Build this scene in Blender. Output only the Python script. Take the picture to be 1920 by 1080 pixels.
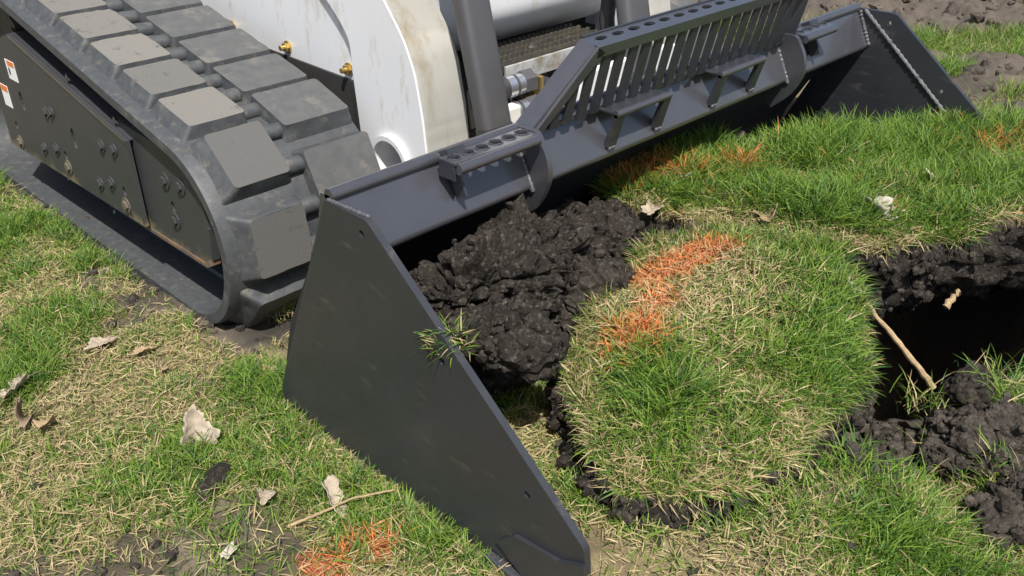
import bpy, bmesh, math, random
import numpy as np
from mathutils import Matrix, Vector
from mathutils.geometry import tessellate_polygon

for o in list(bpy.data.objects): bpy.data.objects.remove(o, do_unlink=True)
SC = bpy.context.scene
COL = SC.collection
random.seed(7)

# ------------------------------------------------------------------ camera, sky, sun, exposure
cam = bpy.data.cameras.new('camera'); cam_o = bpy.data.objects.new('camera', cam); COL.objects.link(cam_o)
cam.lens = 32.08; cam.sensor_width = 36; cam.clip_start = 0.05; cam.clip_end = 900
CAM = Vector((-0.754, -1.190, 1.153))
RM = Matrix(((0.703, -0.357, 0.614), (-0.711, -0.342, 0.615), (-0.009, -0.869, -0.495)))
rx = Vector((RM[0][0], RM[1][0], RM[2][0])).normalized()
fw = Vector((RM[0][2], RM[1][2], RM[2][2])).normalized()
up = rx.cross(fw).normalized(); rx = fw.cross(up)
cam_o.matrix_world = Matrix(((rx.x, up.x, -fw.x, CAM.x), (rx.y, up.y, -fw.y, CAM.y), (rx.z, up.z, -fw.z, CAM.z), (0, 0, 0, 1)))
SC.camera = cam_o

SUN = Vector((-0.30, -0.44, 0.845)).normalized()
w = bpy.data.worlds.new('World'); SC.world = w; w.use_nodes = True
nt = w.node_tree; nt.nodes.clear()
sky = nt.nodes.new('ShaderNodeTexSky'); sky.sky_type = 'NISHITA'; sky.sun_disc = False
sky.sun_elevation = math.asin(SUN.z); sky.sun_rotation = math.atan2(SUN.x, SUN.y)
sky.air_density = 1.0; sky.dust_density = 2.5; sky.ozone_density = 1.0
bg = nt.nodes.new('ShaderNodeBackground'); bg.inputs[1].default_value = 0.09
wo = nt.nodes.new('ShaderNodeOutputWorld')
nt.links.new(sky.outputs[0], bg.inputs[0]); nt.links.new(bg.outputs[0], wo.inputs[0])
sl = bpy.data.lights.new('sun', 'SUN'); sl.energy = 4.5; sl.angle = math.radians(0.8); sl.color = (1, 0.96, 0.9)
so = bpy.data.objects.new('sun', sl); COL.objects.link(so)
so.rotation_euler = SUN.to_track_quat('Z', 'Y').to_euler(); so.location = (0, 0, 5)
SC.view_settings.view_transform = 'Standard'; SC.view_settings.look = 'None'
SC.view_settings.exposure = 0.5; SC.view_settings.gamma = 1.0

# ------------------------------------------------------------------ helpers: noise
def _h(i, j, k, s):
    n = (i * 374761393 + j * 668265263 + k * 2147483647 + s * 974634777) & 0xFFFFFFFF
    n = ((n ^ (n >> 13)) * 1274126177) & 0xFFFFFFFF
    n = (n ^ (n >> 16)) & 0xFFFFFFFF
    n = (n * 2246822519) & 0xFFFFFFFF
    return ((n ^ (n >> 15)) & 0xFFFFFF) / float(0xFFFFFF)
def vnoise(p, s=0):
    i = np.floor(p).astype(np.int64); f = p - i; u = f * f * f * (f * (f * 6 - 15) + 10)
    r = 0
    for a in (0, 1):
        for b in (0, 1):
            for c in (0, 1):
                wgt = (u[:, 0] if a else 1 - u[:, 0]) * (u[:, 1] if b else 1 - u[:, 1]) * (u[:, 2] if c else 1 - u[:, 2])
                r = r + wgt * _h(i[:, 0] + a, i[:, 1] + b, i[:, 2] + c, s)
    return r * 2 - 1
def fbm(p, octv=4, s=0, gain=.5):
    r = 0; a = 1; t = 0
    for k in range(octv):
        r = r + a * vnoise(p * 2 ** k + 17.3 * k, s + k); t += a; a *= gain
    return r / t
def worley(p, s=0):
    i = np.floor(p).astype(np.int64); best = np.full(len(p), 9.)
    for a in (-1, 0, 1):
        for b in (-1, 0, 1):
            for c in (-1, 0, 1):
                x, y, z = i[:, 0] + a, i[:, 1] + b, i[:, 2] + c
                q = np.stack([x + _h(x, y, z, s), y + _h(x, y, z, s + 1), z + _h(x, y, z, s + 2)], 1)
                best = np.minimum(best, ((q - p) ** 2).sum(1))
    return np.sqrt(best)
def plates(p, s=0):
    """broken slabs: each cell gets its own level and tilt; second value is 1 in the crack between two cells"""
    i = np.floor(p).astype(np.int64); n = len(p); b1 = np.full(n, 9.); b2 = np.full(n, 9.); lev = np.zeros(n)
    for a in (-1, 0, 1):
        for b in (-1, 0, 1):
            for c in (-1, 0, 1):
                x, y, z = i[:, 0] + a, i[:, 1] + b, i[:, 2] + c
                q = np.stack([x + _h(x, y, z, s), y + _h(x, y, z, s + 1), z + _h(x, y, z, s + 2)], 1) - p
                d = np.sqrt((q * q).sum(1))
                t = np.stack([_h(x, y, z, s + 4), _h(x, y, z, s + 5), _h(x, y, z, s + 6)], 1) - .5
                l = _h(x, y, z, s + 3) - .5 + 1.3 * (q * t).sum(1)
                m = d < b1; b2 = np.where(m, b1, np.minimum(b2, d)); lev = np.where(m, l, lev); b1 = np.where(m, d, b1)
    return lev, np.exp(-((b2 - b1) / .07) ** 2)
def P2(x, y, z=0.): return np.stack([x, y, np.zeros_like(x) + z], 1)
def sm(x, a, b):
    t = np.clip((x - a) / (b - a), 0, 1); return t * t * (3 - 2 * t)

# ------------------------------------------------------------------ helpers: objects
WM = {}
def tag(o, label=None, cat=None, group=None, kind=None):
    if label: o['label'] = label
    if cat: o['category'] = cat
    if group: o['group'] = group
    if kind: o['kind'] = kind
    return o
def empty(name, loc, label, cat, group=None):
    o = bpy.data.objects.new(name, None); COL.objects.link(o); o.location = loc; o.empty_display_size = .1
    WM[o.name] = Matrix.Translation(loc); return tag(o, label, cat, group)
def link(o, parent=None):
    COL.objects.link(o)
    if parent:
        o.parent = parent
        o.matrix_parent_inverse = WM.get(parent.name, Matrix.Identity(4)).inverted()
    return o
def mobj(name, verts, faces, mats, parent=None, smooth=False, midx=None, col=None):
    me = bpy.data.meshes.new(name)
    if isinstance(faces, np.ndarray):
        faces = faces.tolist()
    me.from_pydata(verts.tolist() if isinstance(verts, np.ndarray) else [tuple(v) for v in verts], [], faces)
    for m in (mats if isinstance(mats, (list, tuple)) else [mats]): me.materials.append(m)
    if smooth: me.polygons.foreach_set('use_smooth', np.ones(len(me.polygons), bool))
    if midx is not None: me.polygons.foreach_set('material_index', np.asarray(midx, np.int32))
    if col is not None: setcol(me, col)
    me.update()
    return link(bpy.data.objects.new(name, me), parent)
def setcol(me, col):
    a = me.attributes.new('Col', 'FLOAT_COLOR', 'POINT')
    c = np.ones((len(me.vertices), 4), np.float32); c[:, :3] = col
    a.data.foreach_set('color', c.ravel())
def bobj(name, bm, mats, parent=None, bevel=0., smooth=False, seg=2):
    if bevel:
        ed = [e for e in bm.edges if len(e.link_faces) == 2 and e.calc_face_angle(0) > .45]
        bmesh.ops.bevel(bm, geom=ed, offset=bevel, segments=seg, affect='EDGES', profile=.5, clamp_overlap=True)
    bmesh.ops.recalc_face_normals(bm, faces=bm.faces)
    me = bpy.data.meshes.new(name); bm.to_mesh(me); bm.free()
    for m in (mats if isinstance(mats, (list, tuple)) else [mats]): me.materials.append(m)
    if smooth:
        me.polygons.foreach_set('use_smooth', np.ones(len(me.polygons), bool))
        me.set_sharp_from_angle(angle=math.radians(35))
    return link(bpy.data.objects.new(name, me), parent)
def add_prism(bm, outline, c0, c1, f, holes=()):
    """outline (a,b) pairs extruded from c0 to c1; f maps (a,b,c) to a point; holes are real openings"""
    loops = [list(outline)] + [list(h) for h in holes]
    flat = [p for l in loops for p in l]
    tris = tessellate_polygon([[Vector((p[0], p[1], 0)) for p in l] for l in loops])
    v0 = [bm.verts.new(f(a, b, c0)) for a, b in flat]; v1 = [bm.verts.new(f(a, b, c1)) for a, b in flat]
    if len(loops) == 1:
        bm.faces.new(v0); bm.faces.new(v1[::-1])
    else:
        for t in tris:
            bm.faces.new([v0[i] for i in t]); bm.faces.new([v1[i] for i in reversed(t)])
    k = 0
    for l in loops:
        n = len(l)
        for i in range(n):
            a, b = k + i, k + (i + 1) % n
            bm.faces.new((v0[a], v1[a], v1[b], v0[b]))
        k += n
def YZX(a, b, c): return (c, a, b)
def prism(name, outline, c0, c1, mat, parent=None, holes=(), f=YZX, bevel=0., smooth=False):
    bm = bmesh.new(); add_prism(bm, outline, c0, c1, f, holes)
    return bobj(name, bm, mat, parent, bevel, smooth)
def box(name, lo, hi, mat, parent=None, bevel=0., rot=None, smooth=False):
    bm = bmesh.new()
    c = (Vector(lo) + Vector(hi)) / 2; s = Vector(hi) - Vector(lo)
    m = Matrix.Translation(c) @ (rot.to_4x4() if rot else Matrix.Identity(4)) @ Matrix.Diagonal((s.x, s.y, s.z, 1))
    bmesh.ops.create_cube(bm, size=1, matrix=m)
    return bobj(name, bm, mat, parent, bevel, smooth)
def add_tube(bm, pts, rads, n=12, cap=True):
    pts = [Vector(p) for p in pts]
    if not isinstance(rads, (list, tuple)): rads = [rads] * len(pts)
    rings = []; prev = None
    for i, p in enumerate(pts):
        d = (pts[min(i + 1, len(pts) - 1)] - pts[max(i - 1, 0)]).normalized()
        a = prev if prev else (Vector((0, 0, 1)) if abs(d.z) < .9 else Vector((1, 0, 0)))
        e1 = (a - d * a.dot(d)).normalized(); e2 = d.cross(e1); prev = e1
        rings.append([bm.verts.new(p + rads[i] * (math.cos(2 * math.pi * k / n) * e1 + math.sin(2 * math.pi * k / n) * e2)) for k in range(n)])
    for r0, r1 in zip(rings, rings[1:]):
        for k in range(n): bm.faces.new((r0[k], r0[(k + 1) % n], r1[(k + 1) % n], r1[k]))
    if cap: bm.faces.new(rings[0][::-1]); bm.faces.new(rings[-1])
def tube(name, pts, rads, mat, parent=None, n=12, smooth=True):
    bm = bmesh.new(); add_tube(bm, pts, rads, n); return bobj(name, bm, mat, parent, 0, smooth)
def circ(cy, cz, r, n=20, ry=None): return [(cy + r * math.cos(2 * math.pi * k / n), cz + (ry or r) * math.sin(2 * math.pi * k / n)) for k in range(n)]
def roundpoly(pts, rad, n=5):
    out = []
    m = len(pts)
    for i, p in enumerate(pts):
        r = rad[i] if isinstance(rad, (list, tuple)) else rad
        p = Vector(p); a = (Vector(pts[i - 1]) - p); b = (Vector(pts[(i + 1) % m]) - p)
        if r <= 0: out.append(tuple(p)); continue
        d = min(r, a.length * .45, b.length * .45)
        A = p + a.normalized() * d; B = p + b.normalized() * d
        for k in range(n + 1):
            t = k / n; out.append(tuple((1 - t) ** 2 * A + 2 * t * (1 - t) * p + t * t * B))
    return out

# ------------------------------------------------------------------ helpers: materials
def mat(name, base, rough=.5, metal=0., var=None, vscale=20., vamt=.5, bump=0., bscale=200., spec=.5, dirt=None, dscale=8., dlo=.5, dhi=.65, rvar=0., stretch=None, rnd=False, bdist=.002, zmud=None, rmix=None):
    m = bpy.data.materials.new(name); m.use_nodes = True
    n = m.node_tree.nodes; L = m.node_tree.links; b = n['Principled BSDF']
    b.inputs['Roughness'].default_value = rough; b.inputs['Metallic'].default_value = metal
    b.inputs['Specular IOR Level'].default_value = spec
    tc = n.new('ShaderNodeTexCoord'); vec = tc.outputs['Object']
    if rnd:
        oi = n.new('ShaderNodeObjectInfo'); mm = n.new('ShaderNodeVectorMath'); mm.operation = 'MULTIPLY_ADD'
        cx = n.new('ShaderNodeCombineXYZ')
        for k in range(3): L.new(oi.outputs['Random'], cx.inputs[k])
        L.new(cx.outputs[0], mm.inputs[0]); mm.inputs[1].default_value = (37, 53, 71); L.new(vec, mm.inputs[2]); vec = mm.outputs[0]
    if stretch:
        mp = n.new('ShaderNodeMapping'); mp.inputs['Scale'].default_value = stretch; L.new(vec, mp.inputs[0]); svec = mp.outputs[0]
    else: svec = vec
    def noise(scale, det=6, v=None, ro=.6):
        t = n.new('ShaderNodeTexNoise'); t.inputs['Scale'].default_value = scale; t.inputs['Detail'].default_value = det
        t.inputs['Roughness'].default_value = ro; L.new(v or vec, t.inputs['Vector']); return t.outputs['Fac']
    def ramp(f, lo, hi):
        r = n.new('ShaderNodeMapRange'); r.inputs[1].default_value = lo; r.inputs[2].default_value = hi; L.new(f, r.inputs[0]); return r.outputs[0]
    def mix(f, a, c):
        x = n.new('ShaderNodeMix'); x.data_type = 'RGBA'; L.new(f, x.inputs[0])
        for k, s in ((6, a), (7, c)):
            if isinstance(s, tuple): x.inputs[k].default_value = (*s, 1)
            else: L.new(s, x.inputs[k])
        return x.outputs[2]
    c = base
    if base == 'attr':
        at = n.new('ShaderNodeAttribute'); at.attribute_name = 'Col'; c = at.outputs['Color']
    if var:
        f = ramp(noise(vscale), .3, .7)
        if vamt != 1:
            mu = n.new('ShaderNodeMath'); mu.operation = 'MULTIPLY'; mu.inputs[1].default_value = vamt; L.new(f, mu.inputs[0]); f = mu.outputs[0]
        c = mix(f, c, var)
    if dirt:
        df = noise(dscale, 8, svec, .7)
        if zmud:      # mud thrown up from the ground: a splash line at this height
            sp = n.new('ShaderNodeSeparateXYZ'); L.new(vec, sp.inputs[0]); zr = ramp(sp.outputs[2], zmud[0], zmud[1])
            ad = n.new('ShaderNodeMath'); ad.operation = 'MULTIPLY_ADD'; ad.inputs[1].default_value = .45; L.new(zr, ad.inputs[0]); L.new(df, ad.inputs[2])
            sb = n.new('ShaderNodeMath'); sb.operation = 'SUBTRACT'; sb.inputs[1].default_value = .17; L.new(ad.outputs[0], sb.inputs[0]); df = sb.outputs[0]
        c = mix(ramp(df, dlo, dhi), c, dirt)
    if rmix:
        c = mix(ramp(oi.outputs['Random'], .0, 1.), c, rmix)
    if isinstance(c, tuple): b.inputs['Base Color'].default_value = (*c, 1)
    else: L.new(c, b.inputs['Base Color'])
    if rvar:
        f = noise(vscale * 2.3); r = n.new('ShaderNodeMapRange'); r.inputs[1].default_value = .3; r.inputs[2].default_value = .7
        r.inputs[3].default_value = rough - rvar; r.inputs[4].default_value = rough + rvar; L.new(f, r.inputs[0]); L.new(r.outputs[0], b.inputs['Roughness'])
    if bump:
        bp = n.new('ShaderNodeBump'); bp.inputs['Strength'].default_value = bump; bp.inputs['Distance'].default_value = bdist
        L.new(noise(bscale, 8, None, .65), bp.inputs['Height']); L.new(bp.outputs[0], b.inputs['Normal'])
    return m
M = {}
M['black'] = mat('black_paint', (.024, .026, .032), .45, var=(.034, .036, .043), vscale=9, vamt=.6, dirt=(.085, .078, .068), dscale=16, dlo=.58, dhi=.74, stretch=(1, .5, 1.6), rvar=.1, bump=.05, bscale=300, spec=.5)
M['lip'] = mat('satin_black_paint', (.043, .044, .052), .32, var=(.062, .063, .071), vscale=14, rvar=.05, spec=.8, bump=.03, bscale=350)
for _m in ('lip', 'black'):
    _b = M[_m].node_tree.nodes['Principled BSDF']; _b.inputs['Coat Weight'].default_value = .8 if _m == 'lip' else .35; _b.inputs['Coat Roughness'].default_value = .16 if _m == 'lip' else .3
M['inner'] = mat('scoured_black_steel', (.022, .023, .026), .62, var=(.035, .034, .034), vscale=10, dirt=(.06, .05, .04), dscale=7, dlo=.56, dhi=.8, bump=.1, bscale=200, spec=.35)
M['weld'] = mat('weld_bead', (.09, .09, .10), .45, metal=.3, var=(.2, .2, .2), vscale=90, bump=.6, bscale=220)
M['bare'] = mat('worn_steel', (.25, .25, .27), .4, metal=.7, var=(.1, .09, .09), vscale=40)
M['frame'] = mat('dusty_black_frame', (.05, .052, .05), .5, var=(.075, .075, .07), vscale=10, dirt=(.12, .10, .07), dscale=6, dlo=.55, dhi=.8, rvar=.06, bump=.05)
M['mudframe'] = mat('muddy_black_frame', (.040, .042, .044), .5, var=(.055, .056, .056), vscale=12, dirt=(.22, .17, .10), dscale=9, dlo=.54, dhi=.74, bump=.12, bscale=120, zmud=(.20, .11))
M['rust'] = mat('mud_rust', (.20, .15, .09), .85, var=(.06, .055, .05), vscale=16, vamt=1., dirt=(.2, .09, .035), dscale=22, bump=.4, bscale=120)
M['mudbolt'] = mat('mud_caked_bolt', (.13, .11, .075), .75, var=(.07, .065, .055), vscale=60, bump=.4, bscale=150)
M['worn'] = mat('worn_track_rubber', (.095, .096, .094), .7, var=(.06, .064, .067), vscale=26, vamt=.9, dirt=(.2, .18, .15), dscale=12, dlo=.55, dhi=.8, bump=.35, bscale=140, rnd=True)
M['rubber'] = mat('track_rubber', (.044, .049, .054), .58, var=(.08, .083, .084), vscale=45, vamt=.7, dirt=(.17, .155, .125), dscale=34, dlo=.54, dhi=.8, bump=.25, bscale=160, rnd=True)
M['dusty'] = mat('dusty_track_rubber', (.165, .154, .133), .85, rmix=(.085, .085, .082), var=(.16, .155, .145), vscale=26, vamt=.8, dirt=(.06, .06, .06), dscale=34, dlo=.57, dhi=.68, bump=.5, bscale=140, rnd=True)
M['white'] = mat('white_paint', (.74, .75, .76), .36, var=(.66, .67, .675), vscale=5, dirt=(.5, .44, .33), dscale=11, dlo=.56, dhi=.76, stretch=(1.5, 1.5, .5), rvar=.05)
M['whitedirt'] = mat('stained_white_paint', (.66, .65, .60), .5, var=(.6, .58, .52), vscale=12, dirt=(.42, .34, .21), dscale=9, dlo=.52, dhi=.78, stretch=(1.6, 1.6, .28))
M['greypaint'] = mat('grey_paint', (.4, .41, .42), .5, var=(.3, .3, .29), vscale=12, dirt=(.2, .17, .12), dscale=9)
M['zinc'] = mat('yellow_zinc', (.62, .45, .16), .35, metal=.85, var=(.4, .27, .1), vscale=60)
M['silver'] = mat('bright_steel', (.8, .8, .82), .28, metal=.9, var=(.6, .6, .62), vscale=60)
M['hose'] = mat('black_hose', (.03, .03, .032), .55, var=(.06, .055, .05), vscale=40)
M['dark'] = mat('dark_chassis', (.03, .03, .03), .7, var=(.06, .05, .04), vscale=14)
M['grate'] = mat('muddy_serrated_steel', (.035, .035, .038), .6, var=(.10, .085, .05), vscale=38, vamt=.8, bump=.3)
M['rod'] = mat('dull_steel', (.105, .105, .115), .45, metal=.3, var=(.075, .07, .065), vscale=8, dirt=(.17, .14, .10), dscale=4, dlo=.55, dhi=.8, stretch=(1.5, 1.5, .5))
M['decal'] = mat('white_decal', (.8, .8, .8), .5)
M['decalo'] = mat('orange_decal', (.75, .2, .03), .5)
M['soil'] = mat('dark_moist_soil', 'attr', 1., var=(.022, .019, .017), vscale=75, vamt=.7, dirt=(.15, .135, .115), dscale=110, dlo=.52, dhi=.72, bump=1., bscale=170, spec=.06, bdist=.008)
M['ground'] = mat('turf_soil_and_thatch', 'attr', .92, var=(.07, .06, .045), vscale=170, vamt=.55, bump=1., bscale=330, spec=.2, bdist=.004)
M['twig'] = mat('pale_bark', (.42, .31, .17), .8, var=(.2, .13, .07), vscale=70, vamt=.8, bump=.5, bscale=250)
def leafmat(name, attr=True, base=None, trans=.3, rough=.55):
    m = bpy.data.materials.new(name); m.use_nodes = True; n = m.node_tree.nodes; L = m.node_tree.links
    b = n['Principled BSDF']; b.inputs['Roughness'].default_value = rough; b.inputs['Specular IOR Level'].default_value = .35
    t = n.new('ShaderNodeBsdfTranslucent'); mx = n.new('ShaderNodeMixShader'); mx.inputs[0].default_value = trans
    if attr:
        a = n.new('ShaderNodeAttribute'); a.attribute_name = 'Col'; c = a.outputs['Color']
        L.new(c, b.inputs['Base Color']); L.new(c, t.inputs['Color'])
    else:
        tc = n.new('ShaderNodeTexCoord'); no = n.new('ShaderNodeTexNoise'); no.inputs['Scale'].default_value = 60; no.inputs['Detail'].default_value = 6
        L.new(tc.outputs['Object'], no.inputs['Vector'])
        x = n.new('ShaderNodeMix'); x.data_type = 'RGBA'; x.inputs[6].default_value = (*base, 1); x.inputs[7].default_value = (*[v * .62 for v in base], 1)
        r = n.new('ShaderNodeMapRange'); r.inputs[1].default_value = .4; r.inputs[2].default_value = .7
        L.new(no.outputs['Fac'], r.inputs[0]); L.new(r.outputs[0], x.inputs[0])
        L.new(x.outputs[2], b.inputs['Base Color']); L.new(x.outputs[2], t.inputs['Color'])
        bp = n.new('ShaderNodeBump'); bp.inputs['Strength'].default_value = .5; bp.inputs['Distance'].default_value = .002
        L.new(no.outputs['Fac'], bp.inputs['Height']); L.new(bp.outputs[0], b.inputs['Normal'])
    out = n['Material Output']; L.new(b.outputs[0], mx.inputs[1]); L.new(t.outputs[0], mx.inputs[2]); L.new(mx.outputs[0], out.inputs[0])
    return m
M['grass'] = leafmat('grass_blade')
M['leafpale'] = leafmat('dry_leaf_pale', False, (.50, .42, .32), .2, .7)
M['leaftan'] = leafmat('dry_leaf_tan', False, (.46, .34, .2), .2, .7)
M['leafbrown'] = leafmat('dry_leaf_brown', False, (.27, .2, .13), .15, .7)
M['leafwhite'] = leafmat('dry_leaf_bleached', False, (.58, .52, .43), .2, .7)

def shelf(px_, z):   # helper for authoring: pixel of the photo at a given height -> place on that level
    r = RM @ Vector((px_[0] - 960, px_[1] - 540, 1711)); t = (z - CAM.z) / r.z; return tuple(CAM + r * t)
CLRIM = [shelf(p, z) for p, z in (((1078, 690), .235), ((1122, 600), .265), ((1190, 490), .29), ((1300, 440), .30), ((1420, 438), .29), ((1555, 490), .26),
        ((1622, 620), .19), ((1578, 750), .15), ((1518, 840), .145), ((1435, 885), .145), ((1195, 922), .175), ((1122, 810), .205))]
def clump_ring(x, y):
    """1 inside the outline of the sod clump and on a ragged ring of torn soil round it"""
    P = np.array(CLRIM)[:, :2]; c = P.mean(0); q = np.stack([x, y], 1) - c; a = np.arctan2(q[:, 1], q[:, 0])
    A = np.arctan2((P - c)[:, 1], (P - c)[:, 0]); R_ = np.linalg.norm(P - c, axis=1); o = np.argsort(A); A, R_ = A[o], R_[o]
    r = np.interp(a, np.concatenate([A - 2 * np.pi, A, A + 2 * np.pi]), np.tile(R_, 3))
    d = np.linalg.norm(q, axis=1) - r - .014 * fbm(P2(x, y) * 22, 2, 88)
    return 1 - sm(d, .012, .035)

# ------------------------------------------------------------------ the ground (one sheet to the horizon)
EDGE = lambda x: -.43 - .65 * (x - .99)            # front edge of the turf bank
def soilcol(n): return np.stack([.052 + .02 * n, .049 + .018 * n, .046 + .016 * n], 1)
def bare_mask(x, y):
    """0 turf .. 1 bare soil"""
    n = fbm(P2(x, y) * 3.1, 4, 5); n2 = fbm(P2(x, y) * 9, 3, 9)
    b = sm(n + .5 * n2, .34, .62) * .75
    far = sm(x, 2.15, 2.4)
    xb = 3.30 - .9 * y; xf = 2.80 - .6 * y
    patch = np.clip(np.minimum(xb - x, x - xf) * 6 + .5, 0, 1) + np.exp(-(((x - 2.55) / .17) ** 2 + ((y + .03) / .12) ** 2)) + .8 * np.exp(-(((x - 2.43) / .07) ** 2 + ((y + .33) / .07) ** 2)) + .7 * sm(y, -.6, -1.2)
    farb = 1 - sm(patch + .3 * n + .2 * n2, .40, .6)
    b = b * (1 - far) + farb * far
    trk = sm(x, -.02, .06) * (1 - sm(x, .52, .62)) * sm(y, .38, .5)
    b = np.maximum(b, trk)
    b = np.maximum(b, sm(n2 + .9 * n, .18, .5) * np.exp(-((x + .02) / .14) ** 2) * sm(y, .5, .75))        # churned strip beside the track
    b = np.maximum(b, .8 * sm(n2 + n, -.05, .3) * sm(-(.5 * y + x), .38, .55) * (1 - sm(x, -.3, -.1)))           # thin corner at bottom left
    pit = sm(x, .62, .74) * (1 - sm(x, 1.9, 2.0)) * sm(y, -.80 - .35 * np.clip(x - .95, 0, 2), -.72 - .35 * np.clip(x - .95, 0, 2))
    b = np.maximum(b, pit)
    b = np.maximum(b, np.exp(-(((x - .62) / .2) ** 2 + ((y + .76) / .06) ** 2)))
    b = np.maximum(b, clump_ring(x, y))
    return np.clip(b, 0, 1)
def height(x, y):
    p = P2(x, y)
    z = .014 * fbm(p * 2.7, 3, 1) + .007 * fbm(p * 11, 3, 2)
    wy = sm(y, -.66, -.58)
    sx = wy * sm(x, .004, .012) + (1 - wy) * sm(x, -.04, .2)
    ins = sx * (1 - sm(x, .5, .66)) * sm(y, -1.05, -.75) * (1 - sm(y, .0, .16))
    z = z + .12 * ins
    und = sm(x, .58, .66) * (1 - sm(x, 1.86, 1.9)) * sm(y, -.62, -.58) * (1 - sm(y, .3, .36))
    z = z * (1 - und) - .08 * und
    yn = -.70 - .03 * np.sin(x * 17) - .35 * np.clip(x - .95, 0, 2)
    pit = sm(x, .58, .63) * (1 - sm(x, 1.97, 2.02)) * sm(y, yn - .04, yn + .02) * (1 - sm(y, -.25, -.1))
    z = z * (1 - pit) - (.75 + .03 * fbm(p * 9, 2, 3)) * pit
    pl = sm(x, 1.9, 1.915) * sm(y, EDGE(x) - .02, EDGE(x) + .05)
    pl = np.maximum(pl, sm(x, 1.9, 1.915) * sm(x + y, .95, 1.05) )
    z = z * (1 - pl) + (.205 + .03 * fbm(p * 1.7, 3, 8)) * pl
    b = bare_mask(x, y)
    far = sm(x, 2.2, 2.6)
    cr = (1 - np.clip(worley(p * 16 + .3 * fbm(p * 30, 2, 4)[:, None], 40), 0, 1))
    z = z + b * (cr * (.020 + .03 * far) + .010 * fbm(p * 55, 3, 12) + far * .035 * np.clip(fbm(p * 7, 3, 21), 0, 1))
    z = z + (1 - b) * .010 * fbm(p * 38, 3, 13)
    z = z - .045 * clump_ring(x, y) * (1 - pit)
    dent = sm(x, .0, .07) * (1 - sm(x, .5, .6)) * sm(y, .42, .55)
    z = z - .03 * dent
    return z
def axis(lo, hi, d, far):
    a = list(np.arange(lo, hi, d)); s = d; v = hi
    while v < far: v += s; a.append(v); s *= 1.22
    s = d; v = lo; pre = []
    while v > -far: s *= 1.22; v -= s; pre.append(v)
    return np.array(pre[::-1] + a)
xs = axis(-1.0, 4.9, .0125, 260); ys = axis(-1.5, 2.2, .0125, 260)
GX, GY = np.meshgrid(xs, ys); gx, gy = GX.ravel(), GY.ravel()
gz = height(gx, gy)
nx, ny = len(xs), len(ys)
idx = np.arange(nx * ny).reshape(ny, nx)
gf = np.stack([idx[:-1, :-1].ravel(), idx[:-1, 1:].ravel(), idx[1:, 1:].ravel(), idx[1:, :-1].ravel()], 1)
gb = bare_mask(gx, gy)[:, None]
n1 = fbm(P2(gx, gy) * 14, 3, 30)[:, None]
thatch = np.array([.25, .20, .11]) * (1 + .35 * n1)
far_ = sm(gx, 2.2, 2.7)[:, None]
dn = sm(fbm(P2(gx, gy) * 6, 3, 33), -.25, .35)[:, None]
soil_ = (np.array([.060, .053, .047]) * (1 - dn) + np.array([.16, .135, .105]) * dn) * (1 - far_) + np.array([.125, .104, .086]) * far_
soil_ = soil_ * (1 + .3 * n1)
O1 = (-.115, -.216); O2 = (-.215, -.205)
def orange_mask(x, y):
    """spray paint marks on the turf"""
    n = fbm(P2(x, y) * 26, 3, 77)
    d1 = np.exp(-((x - O1[0]) / .05) ** 2 - ((y - O1[1]) / .06) ** 2) + np.exp(-((x - O2[0]) / .05) ** 2 - ((y - O2[1]) / .06) ** 2)
    return np.clip(sm(d1 + .45 * n, .42, .95), 0, 1)
gcol = thatch * (1 - gb) + soil_ * gb
om = orange_mask(gx, gy)[:, None] * .6
gcol = gcol * (1 - om) + np.array([.75, .13, .03]) * om
ground = mobj('ground', np.stack([gx, gy, gz], 1), gf, M['ground'], smooth=True, col=gcol)
ground['kind'] = 'structure'; ground['label'] = 'turf and bare churned soil under and around the loader'

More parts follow.
